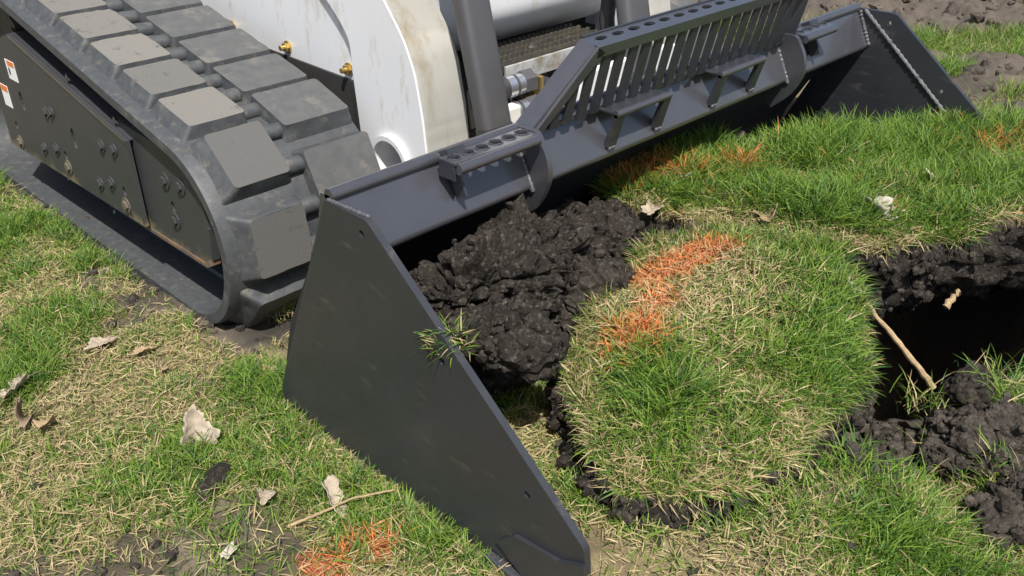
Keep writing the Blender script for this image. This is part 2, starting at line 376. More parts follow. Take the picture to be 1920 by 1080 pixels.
# ------------------------------------------------------------------ grass blades
def in_view(pts, m=.3):
    d = pts - np.array(CAM)
    zc = d @ np.array(fw); u = (d @ np.array(rx)) / zc * .891; v = (d @ np.array(up)) / zc * .891
    return (zc > .1) & (abs(u) < .5 + m) & (abs(v) < .281 + m)
def blades(name, pts, nrm, ln, wd, col, tilt, bend, parent=None, seed=1, sag=.25):
    rs = np.random.RandomState(seed); N = len(pts)
    az = rs.rand(N) * 2 * np.pi
    hor = np.stack([np.cos(az), np.sin(az), np.zeros(N)], 1)
    hor = hor - nrm * (hor * nrm).sum(1)[:, None]; hor /= np.linalg.norm(hor, axis=1)[:, None]
    d = nrm * np.cos(tilt)[:, None] + hor * np.sin(tilt)[:, None]
    side = np.cross(d, hor); side /= np.linalg.norm(side, axis=1)[:, None] + 1e-9
    tw = (rs.rand(N) - .5) * 1.6
    side = side * np.cos(tw)[:, None] + np.cross(d, side) * np.sin(tw)[:, None]
    V = np.zeros((N, 7, 3))
    for k, (t, wf) in enumerate(((0, .75), (.4, 1.), (.75, .7))):
        c = pts + d * (ln * t)[:, None] + hor * (bend * ln * t * t)[:, None] - nrm * (sag * bend * ln * t * t)[:, None]
        V[:, 2 * k] = c - side * (wd * wf * .5)[:, None]; V[:, 2 * k + 1] = c + side * (wd * wf * .5)[:, None]
    V[:, 6] = pts + d * ln[:, None] + hor * (bend * ln)[:, None] - nrm * (sag * 1.3 * bend * ln)[:, None]
    b = (np.arange(N) * 7)[:, None]
    q = np.concatenate([b + [0, 1, 3, 2], b + [2, 3, 5, 4]]); t3 = b + [4, 5, 6]
    me = bpy.data.meshes.new(name)
    me.vertices.add(N * 7); me.vertices.foreach_set('co', V.reshape(-1))
    loops = np.concatenate([q.ravel(), t3.ravel()]).astype(np.int32)
    me.loops.add(len(loops)); me.loops.foreach_set('vertex_index', loops)
    ls = np.concatenate([np.arange(len(q)) * 4, len(q) * 4 + np.arange(N) * 3]).astype(np.int32)
    me.polygons.add(len(ls)); me.polygons.foreach_set('loop_start', ls)
    me.update(calc_edges=True)
    me.materials.append(M['grass'])
    c7 = np.repeat(col, 7, 0).reshape(N, 7, 3).copy()
    c7[:, :2] = c7[:, :2] * .55 + np.array([.30, .27, .13]) * .45          # pale sheath at the base of each blade
    setcol(me, c7.reshape(-1, 3))
    return link(bpy.data.objects.new(name, me), parent)
def grass_cols(N, rs, dry):
    """dry (N,) 0..1: chance of straw"""
    g = np.array([.095, .19, .022]); y = np.array([.19, .285, .035]); dk = np.array([.042, .115, .018])
    st = np.array([.56, .46, .25]); br = np.array([.28, .20, .09])
    a = rs.rand(N)[:, None]; c = g * (1 - a) + y * a
    m = rs.rand(N) < .25; c[m] = dk * (.8 + .5 * rs.rand(m.sum())[:, None])
    m = rs.rand(N) < dry; k = rs.rand(m.sum())[:, None]; c[m] = st * (1 - k * .6) + br * k * .6
    c *= (.8 + .4 * rs.rand(N))[:, None]
    return c, m
ORANGE = np.array([.78, .19, .06])
def lay_grass(name, pts, nrm, greenness, seed, parent=None, length=.055, orange=None, straw=.8):
    """upright blades where greenness is high, flat straw where it is low; returns the two meshes joined as one"""
    rs = np.random.RandomState(seed); N = len(pts)
    dry = np.clip(.62 - .74 * greenness, .04, .95)
    c, isdry = grass_cols(N, rs, dry)
    ln = length * (.45 + .75 * rs.rand(N)) * (.52 + .75 * greenness)
    tilt = np.abs(rs.normal(.0, .42, N)) + .12
    bend = .15 + .6 * rs.rand(N)
    flat = isdry & (rs.rand(N) < straw)
    tilt[flat] = 1.15 + .38 * rs.rand(flat.sum()); bend[flat] *= .5; ln[flat] *= .95
    wd = .0013 + .0015 * rs.rand(N); wd[flat] *= .75
    if orange is not None:
        mk = rs.rand(N) < orange
        k = .35 + .6 * rs.rand(mk.sum())[:, None]; c[mk] = c[mk] * 1.3 * (1 - k) + ORANGE * (.7 + .4 * rs.rand(mk.sum())[:, None]) * k
    pts = pts + nrm * (np.where(flat, .004 + .012 * rs.rand(N), -.002))[:, None]
    o = blades(name, pts, nrm, ln, wd, c, tilt, bend, parent, seed + 1)
    o['kind'] = 'stuff'; return o
rs = np.random.RandomState(3)
N = 820000
px = rs.uniform(-1.5, 1.75, N); py = rs.uniform(-1.75, 2.1, N)
bm_ = bare_mask(px, py)
green = np.clip(.40 + 1.15 * fbm(P2(px, py) * 5.5, 3, 50) + .35 * fbm(P2(px, py) * 17, 2, 51) + .25 * sm(px - .8 * py, .3, .9) - .55 * sm(-(.5 * py + px), .12, .5), 0, 1)
keep = rs.rand(N) < (1 - bm_) ** 1.3 * (.58 + .42 * green) + .09
inb = (px > -.012) & (px < 1.9) & (py > -.59) & (py < np.where(px < .07, .255, .42))
keep &= ~(inb & ((px > .62) | (py > .05) | (px < .06)))
keep &= ~((px > .035) & (px < 1.8) & (py > .46))
keep &= ~((px > .56) & (py > -.785 + .03 * np.sin(px * 31) - .35 * np.clip(px - .95, 0, 2)) & (px < 2))
cand = np.stack([px, py, px * 0], 1)
keep &= in_view(cand) | (rs.rand(N) < .28)
px, py, green = px[keep], py[keep], green[keep]
pz = height(px, py)
nr = np.zeros((len(px), 3)); nr[:, 2] = 1
om = orange_mask(px, py) * .7
lawn = lay_grass('lawn_grass', np.stack([px, py, pz], 1), nr, green, 5, length=.042 * (1 + .45 * sm(px, .2, .5) * sm(-py, .78, .95)), orange=om, straw=.7)
tag(lawn, 'patchy green grass and straw on the near lawn around the bucket', 'grass')
# far patches behind the bucket on the right
N = 90000
px = rs.uniform(2.2, 4.9, N); py = rs.uniform(-1.0, 1.2, N)
bm_ = bare_mask(px, py); keep = rs.rand(N) < (1 - bm_) ** 2
px, py = px[keep], py[keep]
nr = np.zeros((len(px), 3)); nr[:, 2] = 1
fg = lay_grass('far_grass', np.stack([px, py, height(px, py)], 1), nr, np.clip(.75 + .4 * fbm(P2(px, py) * 4, 2, 60), 0, 1), 8, length=.07)
tag(fg, 'bright green grass patch beyond the far side of the bucket', 'grass')

# ------------------------------------------------------------------ soil lumps and sod pieces
def crumble(v, n, amp, seed, sc=1.):
    """craggy relief: big lumps, creases between crumbs, fine grain"""
    p = v * sc
    wv = p + .012 * np.stack([fbm(p * 30, 2, seed + k) for k in range(3)], 1)
    wv = wv + .02 * np.stack([fbm(p * 12, 2, seed + 30 + k) for k in range(3)], 1)
    l1, k1 = plates(wv * np.array([11, 11, 17]), seed + 3); l2, k2 = plates(wv * 27, seed + 21); w2 = worley(wv * 48, seed + 7)
    md = sm(fbm(p * 10, 2, seed + 5), -.25, .4)
    d = .5 * fbm(p * 7, 3, seed) + .85 * l1 - .55 * k1 + (.5 * l2 - .32 * k2) * (.35 + .65 * md) + .3 * (.4 - w2 * w2) * md + .42 * fbm(p * 48, 4, seed + 11, .7)
    return v + n * (amp * d)[:, None], d
def ico(sub):
    bm = bmesh.new(); bmesh.ops.create_icosphere(bm, subdivisions=sub, radius=1)
    v = np.array([x.co[:] for x in bm.verts]); f = np.array([[q.index for q in t.verts] for t in bm.faces]); bm.free(); return v, f
ICO = {7: ico(7), 6: ico(6), 5: ico(5), 2: ico(2), 1: ico(1)}
def scatter(par, v, n, N, seed, dry):
    """loose grains and crumbs lying on a lump, one mesh that belongs to it"""
    rs = np.random.RandomState(seed + 500); v0, f0 = ICO[1]; ok = np.where(n[:, 2] > -.15)[0]; sel = rs.choice(ok, N)
    r = .0016 + .012 * rs.rand(N) ** 4.5
    sh = 1 + .45 * (rs.rand(N, len(v0), 1) - .5); st = .65 + .7 * rs.rand(N, 1, 3)
    V = v[sel][:, None] + n[sel][:, None] * (r * .35)[:, None, None] + v0[None] * sh * st * r[:, None, None]
    F = f0[None] + (np.arange(N) * len(v0))[:, None, None]
    c = (np.array([.045, .038, .032]) * (1 - dry) + np.array([.16, .135, .11]) * dry) * (.6 + 1.2 * rs.rand(N, 1) ** 2)
    o = mobj('loose_crumbs', V.reshape(-1, 3), F.reshape(-1, 3), M['soil'], par, col=np.repeat(c, len(v0), 0)); o['kind'] = 'stuff'
def clod(name, c, r, rotz, amp, seed, label, cat='soil', sub=6, dry=0., tilt=0., group=None, parent=None, boxy=.0):
    v, f = ICO[sub]; n = v.copy()
    if boxy: v = np.sign(v) * np.abs(v) ** (1 - boxy)
    v = v * np.array(r)
    rt = np.array((Matrix.Rotation(rotz, 3, 'Z') @ Matrix.Rotation(tilt, 3, 'Y')))
    v = v @ rt.T + np.array(c); n = n @ rt.T
    v = v + n * (.10 * min(r) * fbm(v * 6, 2, seed + 20) * 2)[:, None]
    v, d = crumble(v, n, amp, seed)
    k = (vnoise(v * 25, seed) * .25 + 1)[:, None]
    col = (np.array([.043, .037, .031]) * (1 - dry) + np.array([.16, .135, .11]) * dry) * k
    o = mobj(name, v, f, M['soil'], parent, smooth=True, col=col)
    if label: tag(o, label, cat, group)
    if sub >= 6: scatter(o if label else parent, v, n, int(300 * max(r) / .15), seed, dry)
    return o, v, n
clod('soil_mound', (.185, -.17, .35), (.150, .085, .10), math.radians(-8), .05, 1, 'crumbly dark soil heap just inside the front edge of the near side plate', 'soil mound', sub=7)
clod('soil_mound', (.34, -.125, .305), (.14, .10, .125), math.radians(-10), .052, 2, 'tallest crumbly dark soil heap, below the rib under the perforated step', 'soil mound', sub=7)
clod('soil_mound', (.455, -.205, .215), (.12, .10, .12), math.radians(-30), .022, 3, 'smoother grey soil heap between crumbly mound and sod clump', 'soil mound', sub=7, dry=.12)
clod('soil_mound', (.62, -.03, .24), (.13, .10, .09), math.radians(-20), .028, 15, 'low dark soil heap against the left end of the turf strip', 'soil mound')
clod('soil_fill', (.26, -.09, .15), (.20, .12, .19), 0, .03, 14, 'low soil fill under the crumbly heaps in the bucket', 'soil')

def slab(name, outline, center, thick, mats, seed, parent, dome=.03, rings=26, per=180, amp=.012, side_rings=10, flare=.02, undercut=0.):
    """sod piece: outline is a ring of 3D rim points; domed turf top, crumbling soil sides and underside"""
    O = np.array(outline); C0 = np.array(center)
    if np.sum(O[:, 0] * np.roll(O[:, 1], -1) - np.roll(O[:, 0], -1) * O[:, 1]) < 0: O = O[::-1].copy()
    m = len(O); t = np.linspace(0, m, per, endpoint=False); i = t.astype(int); fr = (t - i)[:, None]
    def cr(k): return O[(i + k) % m]
    R = .5 * (2 * cr(0) + (cr(1) - cr(-1)) * fr + (2 * cr(-1) - 5 * cr(0) + 4 * cr(1) - cr(2)) * fr ** 2 + (-cr(-1) + 3 * cr(0) - 3 * cr(1) + cr(2)) * fr ** 3)
    out = R - C0; out[:, 2] = 0; out /= np.linalg.norm(out, axis=1)[:, None]
    R = R + out * (.05 * fbm(R * 13, 4, seed + 40))[:, None]
    V = [C0[None] + np.array([[0, 0, dome]])]; T = [0]
    for k in range(1, rings + 1):
        s = k / rings; p = C0 + (R - C0) * s; p[:, 2] += dome * (1 - s ** 2.2); V.append(p)
    for k in range(1, side_rings + 1):
        s = k / side_rings
        p = R + out * (flare * math.sin(math.pi * s) - undercut * s * s); p[:, 2] -= thick * s; V.append(p)
    cb = C0.copy(); cb[2] = V[-1][:, 2].mean()
    for s in (.6, .25): V.append(cb + (V[1 + 0 + rings + side_rings - 1] - cb) * s)
    V.append(cb[None]); V = np.concatenate(V)
    F = []; nr_ = rings + side_rings + 2
    for j in range(per): F.append((0, 1 + j, 1 + (j + 1) % per))
    for k in range(nr_ - 1):
        a = 1 + k * per; b = a + per
        for j in range(per): F.append((a + j, b + j, b + (j + 1) % per, a + (j + 1) % per))
    a = 1 + (nr_ - 1) * per; last = len(V) - 1
    for j in range(per): F.append((a + j, last, a + (j + 1) % per))
    fa = np.array([f if len(f) == 4 else (*f, f[2]) for f in F])
    def normals(V):
        n = np.zeros_like(V); e = np.cross(V[fa[:, 1]] - V[fa[:, 0]], V[fa[:, 2]] - V[fa[:, 0]])
        for k in range(4): np.add.at(n, fa[:, k], e)
        return n / (np.linalg.norm(n, axis=1)[:, None] + 1e-12)
    n = normals(V); ntop = 1 + rings * per
    side = np.ones(len(V)); side[:ntop] = .28
    Vd, d = crumble(V, n, amp, seed); V = V * (1 - side[:, None]) + Vd * side[:, None]
    V[:ntop, 2] += .034 * fbm(V[:ntop] * 7.5, 3, seed + 60)
    col = np.tile([.042, .036, .031], (len(V), 1)) * (1 + .25 * vnoise(V * 22, seed))[:, None]
    th = np.array([.22, .18, .10]) * (1 + .3 * vnoise(V[:ntop] * 15, seed + 2))[:, None]
    col[:ntop] = th
    o = mobj(name, V, F, mats, parent, smooth=True, col=col)
    return o, V, normals(V), rings, per
def turf_pts(V, nrm, rings, per, N, seed, smin=0., smax=1.0):
    rs = np.random.RandomState(seed)
    s = np.sqrt(rs.uniform(smin ** 2, smax ** 2, N)) * rings; k = np.clip(s.astype(int), 1, rings - 1); fr = s - k
    j = rs.randint(0, per, N); fj = rs.rand(N)
    def g(A):
        a = A[1 + (k - 1) * per + j]; b = A[1 + (k - 1) * per + (j + 1) % per]; c = A[1 + k * per + j]; d = A[1 + k * per + (j + 1) % per]
        return ((a * (1 - fj)[:, None] + b * fj[:, None]) * (1 - fr)[:, None] + (c * (1 - fj)[:, None] + d * fj[:, None]) * fr[:, None])
    p = g(V); n = g(nrm); n /= np.linalg.norm(n, axis=1)[:, None]
    # even out by area: inner rings are small
    return p, n, s / rings
# big clump of lifted sod in front of the cutting edge
rim = CLRIM
ctr = shelf((1350, 680), .215)
CL = empty('sod_clump', (ctr[0], ctr[1], 0), 'big domed clump of lifted sod with orange spray paint on its upper left', 'sod clump')
o, V, nn, rg, pr = slab('soil_body', rim, ctr, .13, M['soil'], 5, CL, dome=.075, amp=.03, flare=.03)
sd = 1 + rg * pr; scatter(CL, V[sd:sd + 9 * pr], nn[sd:sd + 9 * pr] + [0, 0, .3], 1800, 71, .25)
p, n, s = turf_pts(V, nn, rg, pr, 26000, 21)
def clump_orange(p):
    def g(q, c, r): return np.exp(-(((q - np.array(c)) / np.array(r)) ** 2).sum(1))
    n = fbm(p * 24, 3, 90)
    a1 = np.array(shelf((1235, 520), .30)); a2 = np.array(shelf((1325, 480), .31)); a3 = np.array(shelf((1190, 640), .28)); a4 = np.array(shelf((1240, 585), .29))
    v = 1.1 * g(p, a1, (.085, .05, .08)) + 1.1 * g(p, a2, (.085, .055, .08)) + 1.2 * g(p, a3, (.05, .05, .08)) + 1.0 * g(p, a4, (.045, .04, .08))
    return np.clip(sm(v + .45 * n, .32, .85), 0, 1) * .85
gr = np.clip(.60 + 1.25 * fbm(p * 6.5, 3, 91) + .5 * (p[:, 0] - .45) - .6 * sm(s, .78, .95) * (p[:, 0] < .45), 0, 1)
up_ = np.array([0, 0, 1.]); n2 = n * .6 + up_ * .4; n2 /= np.linalg.norm(n2, axis=1)[:, None]
tg = lay_grass('turf', p, n2, gr, 22, CL, length=.05, orange=clump_orange(p), straw=.35)
# fringe hanging over the rim
p, n, s = turf_pts(V, nn, rg, pr, 6000, 24, .93, 1.0)
n2 = n * .5 + np.array([0, 0, .2]); dd = p - np.array(ctr); dd[:, 2] = 0; n2 = n2 + .6 * dd / (np.linalg.norm(dd, axis=1)[:, None] + 1e-6); n2 /= np.linalg.norm(n2, axis=1)[:, None]
fr_ = lay_grass('hanging_grass', p, n2, np.full(len(p), .22), 25, CL, length=.058, straw=.3)

# turf bank in the far half of the bucket, cut face to the camera
rim = [shelf(p, .245) for p in ((1130, 372), (1195, 398), (1300, 418), (1430, 440), (1560, 462), (1720, 452), (1900, 425))] + \
      [(1.80, -.97, .235), (2.25, -1.15, .23), (2.30, -.75, .23), (2.02, -.41, .245), (1.86, -.30, .25), (1.55, -.05, .25), (1.25, .10, .25), (1.02, .16, .25), (.90, .13, .25)]
ctr2 = (1.45, -.36, .245)
BK = empty('turf_bank', (1.45, -.36, 0), 'long green turf strip with dark cut soil face in far half of the bucket', 'turf strip')
o, V, nn, rg, pr = slab('soil_body', rim, ctr2, .215, M['soil'], 6, BK, dome=.02, amp=.042, flare=.03, per=320, rings=30, side_rings=16, undercut=.06)
sd = 1 + rg * pr; scatter(BK, V[sd:sd + 16 * pr], nn[sd:sd + 16 * pr] + [0, 0, .2], 2200, 70, .12)
p, n, s = turf_pts(V, nn, rg, pr, 52000, 31)
def bank_orange(p):
    v = 0
    for q, r in (((1190, 345), .05), ((1230, 330), .04), ((1385, 330), .03), ((1850, 285), .035), ((1895, 280), .03), ((1290, 345), .025)):
        a = np.array(shelf(q, .26)); v = v + np.exp(-(((p - a)[:, :2] / r) ** 2).sum(1))
    return np.clip(sm(v + .5 * fbm(p * 24, 3, 95), .2, .65), 0, 1) * .9
gr = np.clip(.76 + .95 * fbm(p * 6, 3, 96) - .5 * (s > .9) * (p[:, 1] < .0) + .1 * p[:, 0] - .35 * (p[:, 0] < 1.0), 0, 1)
n2 = n * .5 + up_ * .5; n2 /= np.linalg.norm(n2, axis=1)[:, None]
lay_grass('turf', p, n2, gr, 32, BK, length=.062, orange=bank_orange(p))
p, n, s = turf_pts(V, nn, rg, pr, 5000, 34, .95, 1.0)
dd = p - np.array(ctr2); dd[:, 2] = 0; n2 = n * .4 + np.array([0, 0, .1]) + .8 * dd / (np.linalg.norm(dd, axis=1)[:, None] + 1e-6); n2 /= np.linalg.norm(n2, axis=1)[:, None]
lay_grass('root_fringe', p - n2 * .01, n2, np.full(len(p), .12), 35, BK, length=.05, straw=.25)

# small sod clod lying over the edge of the near side plate
SM_ = empty('sod_clod', (.11, -.27, .25), 'small dark clod with a grass tuft on the front edge of the near side plate', 'sod clod')
o, v, n = clod('soil_body', (.105, -.30, .352), (.115, .060, .05), math.radians(-32), .02, 9, None, parent=SM_, tilt=.2)
sel = np.where((v[:, 0] < .03) & (n[:, 2] > -.1))[0]; rs = np.random.RandomState(4); sel = rs.choice(sel, 260)
lay_grass('turf', v[sel], n[sel] * .6 + up_ * .5, np.full(len(sel), .45), 41, SM_, length=.036, straw=.3)

# clods by the pit on the right
clod('soil_clod', (.845, -.885, .03), (.16, .09, .075), math.radians(-38), .03, 31, 'large grey soil clod at the right edge of the photo, beside the pit', 'soil clod', sub=7, dry=.42)
clod('soil_clod', (.69, -1.0, .025), (.13, .075, .085), math.radians(-35), .03, 32, 'grey soil clod below the large one at the right edge of the photo', 'soil clod', dry=.42)
clod('soil_clod', (.93, -.79, .07), (.055, .045, .045), .3, .018, 33, 'small round clod on the pit rim above the large grey clod', 'soil clod', sub=5, dry=.15)
clod('soil_clod', (.655, -.735, .0), (.12, .055, .045), -.2, .02, 34, 'low flat soil clod on the near rim of the dark pit', 'soil clod', dry=.35)
clod('soil_clod', (.735, -.715, -.03), (.10, .05, .05), .3, .024, 44, 'flat grey clod at the foot of the pit rim under the leaning stick', 'soil clod', dry=.3)
clod('soil_clod', (1.45, -.86, -.05), (.14, .10, .12), .2, .03, 35, 'dark clod on the far right wall of the pit', 'soil clod', dry=.05)
clod('soil_clod', (*shelf((400, 905), .02)[:2], .02), (.058, .022, .018), math.radians(35), .006, 36, 'flat dark slab of soil in the grass left of the bucket heel', 'soil clod', sub=5)
clod('soil_clod', (.62, -.90, .01), (.03, .02, .02), .4, .006, 37, 'small dark clod in the grass at lower right', 'soil clod', sub=5)
clod('soil_clod', (1.93, -.33, .25), (.10, .07, .06), .5, .02, 38, 'clod with straw where the turf meets the far side plate', 'soil clod', sub=5, dry=.35)
clod('soil_clod', (1.33, .03, .275), (.04, .03, .03), .5, .01, 39, 'small dark clod at the back of the turf strip against the bucket', 'soil clod', sub=5)
# crumbs: too many and too small to count
v0, f0 = ICO[1]; cv, cf, cc = [], [], []; rs = np.random.RandomState(12); k = 0
def crumb(x, y, z, r, dry):
    global k
    rv = v0 * (r * (.6 + .7 * rs.rand(3))) * (1 + .35 * vnoise(v0 * 2 + rs.rand() * 50, 3))[:, None]
    a = rs.rand() * 6; R_ = np.array([[math.cos(a), -math.sin(a), 0], [math.sin(a), math.cos(a), 0], [0, 0, 1]])
    cv.append(rv @ R_.T + [x, y, z]); cf.append(f0 + k * len(v0)); k += 1
    cc.append(np.tile((np.array([.055, .05, .047]) * (1 - dry) + np.array([.2, .165, .135]) * dry) * (.7 + .6 * rs.rand()), (len(v0), 1)))
cx = rs.uniform(2.1, 5.2, 1500); cy = rs.uniform(-1.2, 2.2, 1500); hb = bare_mask(cx, cy); hz = height(cx, cy)
for x, y, b, z in zip(cx, cy, hb, hz):
    if b > .5: crumb(x, y, z + .004, .008 + .035 * rs.rand() ** 4, .35 + .65 * rs.rand())
cx = rs.uniform(-1., 1.2, 2600); cy = rs.uniform(-1.2, 1.8, 2600); hb = bare_mask(cx, cy); hz = height(cx, cy)
for x, y, b, z in zip(cx, cy, hb, hz):
    if b > .45 or rs.rand() < .1: crumb(x, y, z + .003, .004 + .012 * rs.rand() ** 3, .4 * rs.rand())
cx = rs.uniform(.5, 1.3, 700); cy = -.70 - .35 * np.clip(cx - .95, 0, 2) + rs.normal(-.03, .05, 700); hz = height(cx, cy)
for x, y, z in zip(cx, cy, hz):
    if z > -.12: crumb(x, y, z + .003, .004 + .016 * rs.rand() ** 2, .1 + .35 * rs.rand())
crumbs = mobj('soil_crumbs', np.concatenate(cv), np.concatenate(cf), M['soil'], smooth=False, col=np.concatenate(cc))
tag(crumbs, 'loose soil crumbs scattered over the bare ground', 'soil crumbs', kind='stuff')

# ------------------------------------------------------------------ the bucket
Z0 = .54; WID = 1.88
B = empty('loader_bucket', (.94, .1, 0), 'black steel loader bucket with spill fence, full of soil and sod', 'bucket')
outl = roundpoly([(0, 0), (-.112, 0), (-.577, -.378), (-.582, -.42), (-.60, -.535), (-.45, -.54), (.238, -.54), (.246, -.50)], [.006, .012, .01, .01, .01, 0, .05, .05])
outl = [(a, b + Z0) for a, b in outl]
HOLES = [(-.097, -.029), (-.279, -.189), (-.462, -.346)]
for x0, x1, lb in ((0, .013, 'near side plate, its outer face to the camera'), (WID - .013, WID, 'far side plate seen from inside the bucket')):
    sp = prism('side_plate', outl, x0, x1, M['black'], B, holes=[circ(a, b + Z0, .0065, 12) for a, b in HOLES], bevel=.0018)
    sp['label'] = lb
    if x0 == 0: near_plate = sp
    else: far_plate = sp
for x, pl in ((-.006, near_plate),):
    prism('toe_plate', [(-.44, .10), (-.533, .112), (-.583, .138), (-.603, .01), (-.50, -.004), (-.40, .06)], -.008, -.0005, M['black'], pl, bevel=.002)
    box('skid_bar', (-.017, -.47, -.006), (-.0005, -.375, .022), M['lip'], pl, .003)
def bead(name, a, b, r, parent, n=46):
    bm = bmesh.new(); a, b = Vector(a), Vector(b); pts = [a.lerp(b, i / n) for i in range(n + 1)]
    add_tube(bm, pts, [r * (.75 + .5 * (i % 2) + .3 * random.random()) for i in range(n + 1)], 8)
    return bobj(name, bm, M['weld'], parent, 0, True)
bead('weld_bead', (WID - .014, -.02, Z0 - .002), (WID - .014, -.335, Z0 - .272), .005, far_plate)
bead('weld_bead', (WID - .014, -.006, Z0 - .005), (WID - .014, -.05, Z0 - .10), .004, far_plate, 20)
bead('weld_bead', (.004, -.004, Z0 + .001), (.010, -.11, Z0 + .001), .0028, near_plate, 20)
F_ = (-.05, -.105)
# top beam: bright front plate, fold, underside
tb = prism('top_beam', [(a, b + Z0) for a, b in roundpoly([(.004, .002), F_, (.045, -.165), (.075, -.16), (.03, .0)], [.004, .012, .01, .01, .004], 6)], .0135, WID - .0135, M['lip'], B, smooth=True)
tube('rolled_lip', [(.0135, .006, Z0 + .001), (WID - .0135, .006, Z0 + .001)], .0125, M['lip'], B, 16)
bk = [(.048, -.13), (.058, -.165), (.12, -.24), (.18, -.34), (.215, -.44), (.22, -.50), (.19, -.526), (-.42, -.526), (-.45, -.53), (-.45, -.54), (.20, -.54), (.236, -.51), (.232, -.43), (.195, -.33), (.135, -.23), (.092, -.158), (.082, -.13)]
prism('shell', [(a, b + Z0) for a, b in bk], .0135, WID - .0135, M['inner'], B)
box('cutting_edge', (.0135, -.475, -.004), (WID - .0135, -.40, .0165), M['black'], B, .004)
# rib plates in front of the top beam
for x in (.448, 1.415):
    pr_ = roundpoly([(-.006, .012), (-.055, .012), (-.085, -.035), (-.090, -.08), (-.062, -.14), (-.01, -.185), (.02, -.172), (.03, -.155), (-.046, -.108), (.0, -.006)], [.004, .01, .02, .03, .03, 0, 0, 0, 0, 0])
    rib = prism('rib_plate', [(a, b + Z0) for a, b in pr_], x, x + .013, M['lip'], B, bevel=.0015)
    bead('weld_bead', (x - .002, -.05, Z0 - .112), (x - .002, -.005, Z0 - .02), .004, rib, 18)
# perforated treads
def tread(x0, x1, nh):
    y0, y1 = -.02, -.066; hs = []
    for k in range(nh):
        c = x0 + (k + .55) * (x1 - x0) / nh
        hs.append([(c + .0115 * math.cos(t), -.040 + .0115 * math.sin(t)) for t in [2 * math.pi * i / 14 for i in range(14)]])
    o = prism('perforated_step', [(x0, y0), (x0, y1), (x1, y1), (x1, y0)], Z0 + .009, Z0 + .013, M['lip'], B, holes=hs, f=lambda a, b, c: (a, b, c), bevel=.0008)
    tube('front_rail', [(x0 + .004, y1 - .002, Z0 + .002), (x1, y1 - .002, Z0 + .002)], .0105, M['lip'], o, 14)
    box('end_flange', (x0 + .0005, y1 + .004, Z0 - .022), (x0 + .004, y0, Z0 + .0085), M['black'], o, .001)
    for k in range(nh):     # raised rings round the holes
        c = x0 + (k + .55) * (x1 - x0) / nh; bm = bmesh.new()
        ring = [Vector((c + .0135 * math.cos(t), -.040 + .0135 * math.sin(t), Z0 + .0135)) for t in [2 * math.pi * i / 18 for i in range(19)]]
        add_tube(bm, ring, .0018, 6, False); bobj('hole_rim', bm, M['lip'], o, 0, True)
    return o
t1 = tread(.232, .440, 6)
t2 = tread(1.432, 1.59, 4)
def slope_pt(x, s): return Vector((x, F_[0] * s - .004, Z0 + F_[1] * s))
def tab(x, par):     # small lug with a hole under each tread
    a = slope_pt(x, .22); b = slope_pt(x, .60); nrm = Vector((0, -.903, .43))
    def f(u, v, c): p = slope_pt(x + u, v); q = p + nrm * c; return (q.x, q.y, q.z)
    prism('bolt_tab', [(0, .28), (.026, .28), (.026, .62), (0, .62)], .001, .006, M['lip'], par, holes=[[(.015 + .0038 * math.cos(t), .46 + .035 * math.sin(t)) for t in [2 * math.pi * i / 10 for i in range(10)]]], f=f)
    prism('tab_arm', [(-.006, -.05), (-.001, -.05), (-.001, .66), (-.006, .66)], .001, .03, M['black'], par, f=f)
    prism('tab_block', [(-.012, -.12), (.03, -.12), (.03, .2), (-.012, .2)], .001, .028, M['black'], par, f=f, bevel=.002)
tab(.262, t1); tab(1.545, t2)
# U-shaped steps on the beam
for x0, x1 in ((.675, .862), (1.055, 1.245)):
    st = box('bracket_step', (x0, -.064, Z0 - .012), (x1, -.014, Z0 - .004), M['black'], B, .003)
    tube('step_nosing', [(x0, -.066, Z0 - .008), (x1, -.066, Z0 - .008)], .008, M['lip'], st, 12)
    for x in (x0, x1 - .026):
        prism('step_leg', [(-.062, -.008), (-.072, -.010), (-.050, -.085), (-.036, -.085), (-.040, -.07)], x, x + .026, M['black'], st, f=lambda a, b, c: (c, a, b + Z0), bevel=.0015)
        bead('weld_bead', (x + .002, -.049, Z0 - .087), (x + .024, -.049, Z0 - .087), .003, st, 6)
# spill fence, leaning forward
LEAN = Vector((0, -.24, .97)).normalized(); DEP = Vector((0, -.97, -.24)).normalized(); FO = Vector((0, .012, Z0 + .006))
def FX(a, h, d): q = FO + LEAN * h + DEP * d; return (a, q.y, q.z)
FE = prism('fence_end_bar', [(.452, .0), (.462, .0), (.612, .146), (.606, .152)], .0, .040, M['lip'], B, f=FX, bevel=.001)
prism('fence_flange', [(.462, .0), (.474, .0), (.622, .144), (.612, .149)], -.004, .002, M['black'], FE, f=FX)
prism('fence_front_strip', [(.456, -.01), (.482, -.01), (.634, .138), (.61, .152)], .040, .046, M['lip'], FE, f=FX, bevel=.001)
slots = []
for k in range(15):
    c = .65 + k * .052; slots.append([(c + .018 * math.cos(t), .016 + .0075 * math.sin(t)) for t in [2 * math.pi * i / 12 for i in range(12)]])
TR = prism('fence_top_rail', [(.606, .0), (1.425, .0), (1.425, .034), (.606, .034)], .146, .152, M['lip'], B, holes=slots, f=lambda a, b, c: FX(a, c, b), bevel=.0008)
prism('front_strip', [(.61, .130), (1.425, .130), (1.425, .153), (.61, .153)], .034, .046, M['lip'], TR, f=FX, bevel=.005)
prism('rear_strip', [(.62, .134), (1.425, .134), (1.425, .155), (.612, .155)], -.005, .0, M['black'], TR, f=FX, bevel=.001)
prism('fence_end_bar', [(1.425, -.01), (1.434, -.01), (1.434, .156), (1.425, .156)], -.005, .050, M['black'], B, f=FX, bevel=.001)
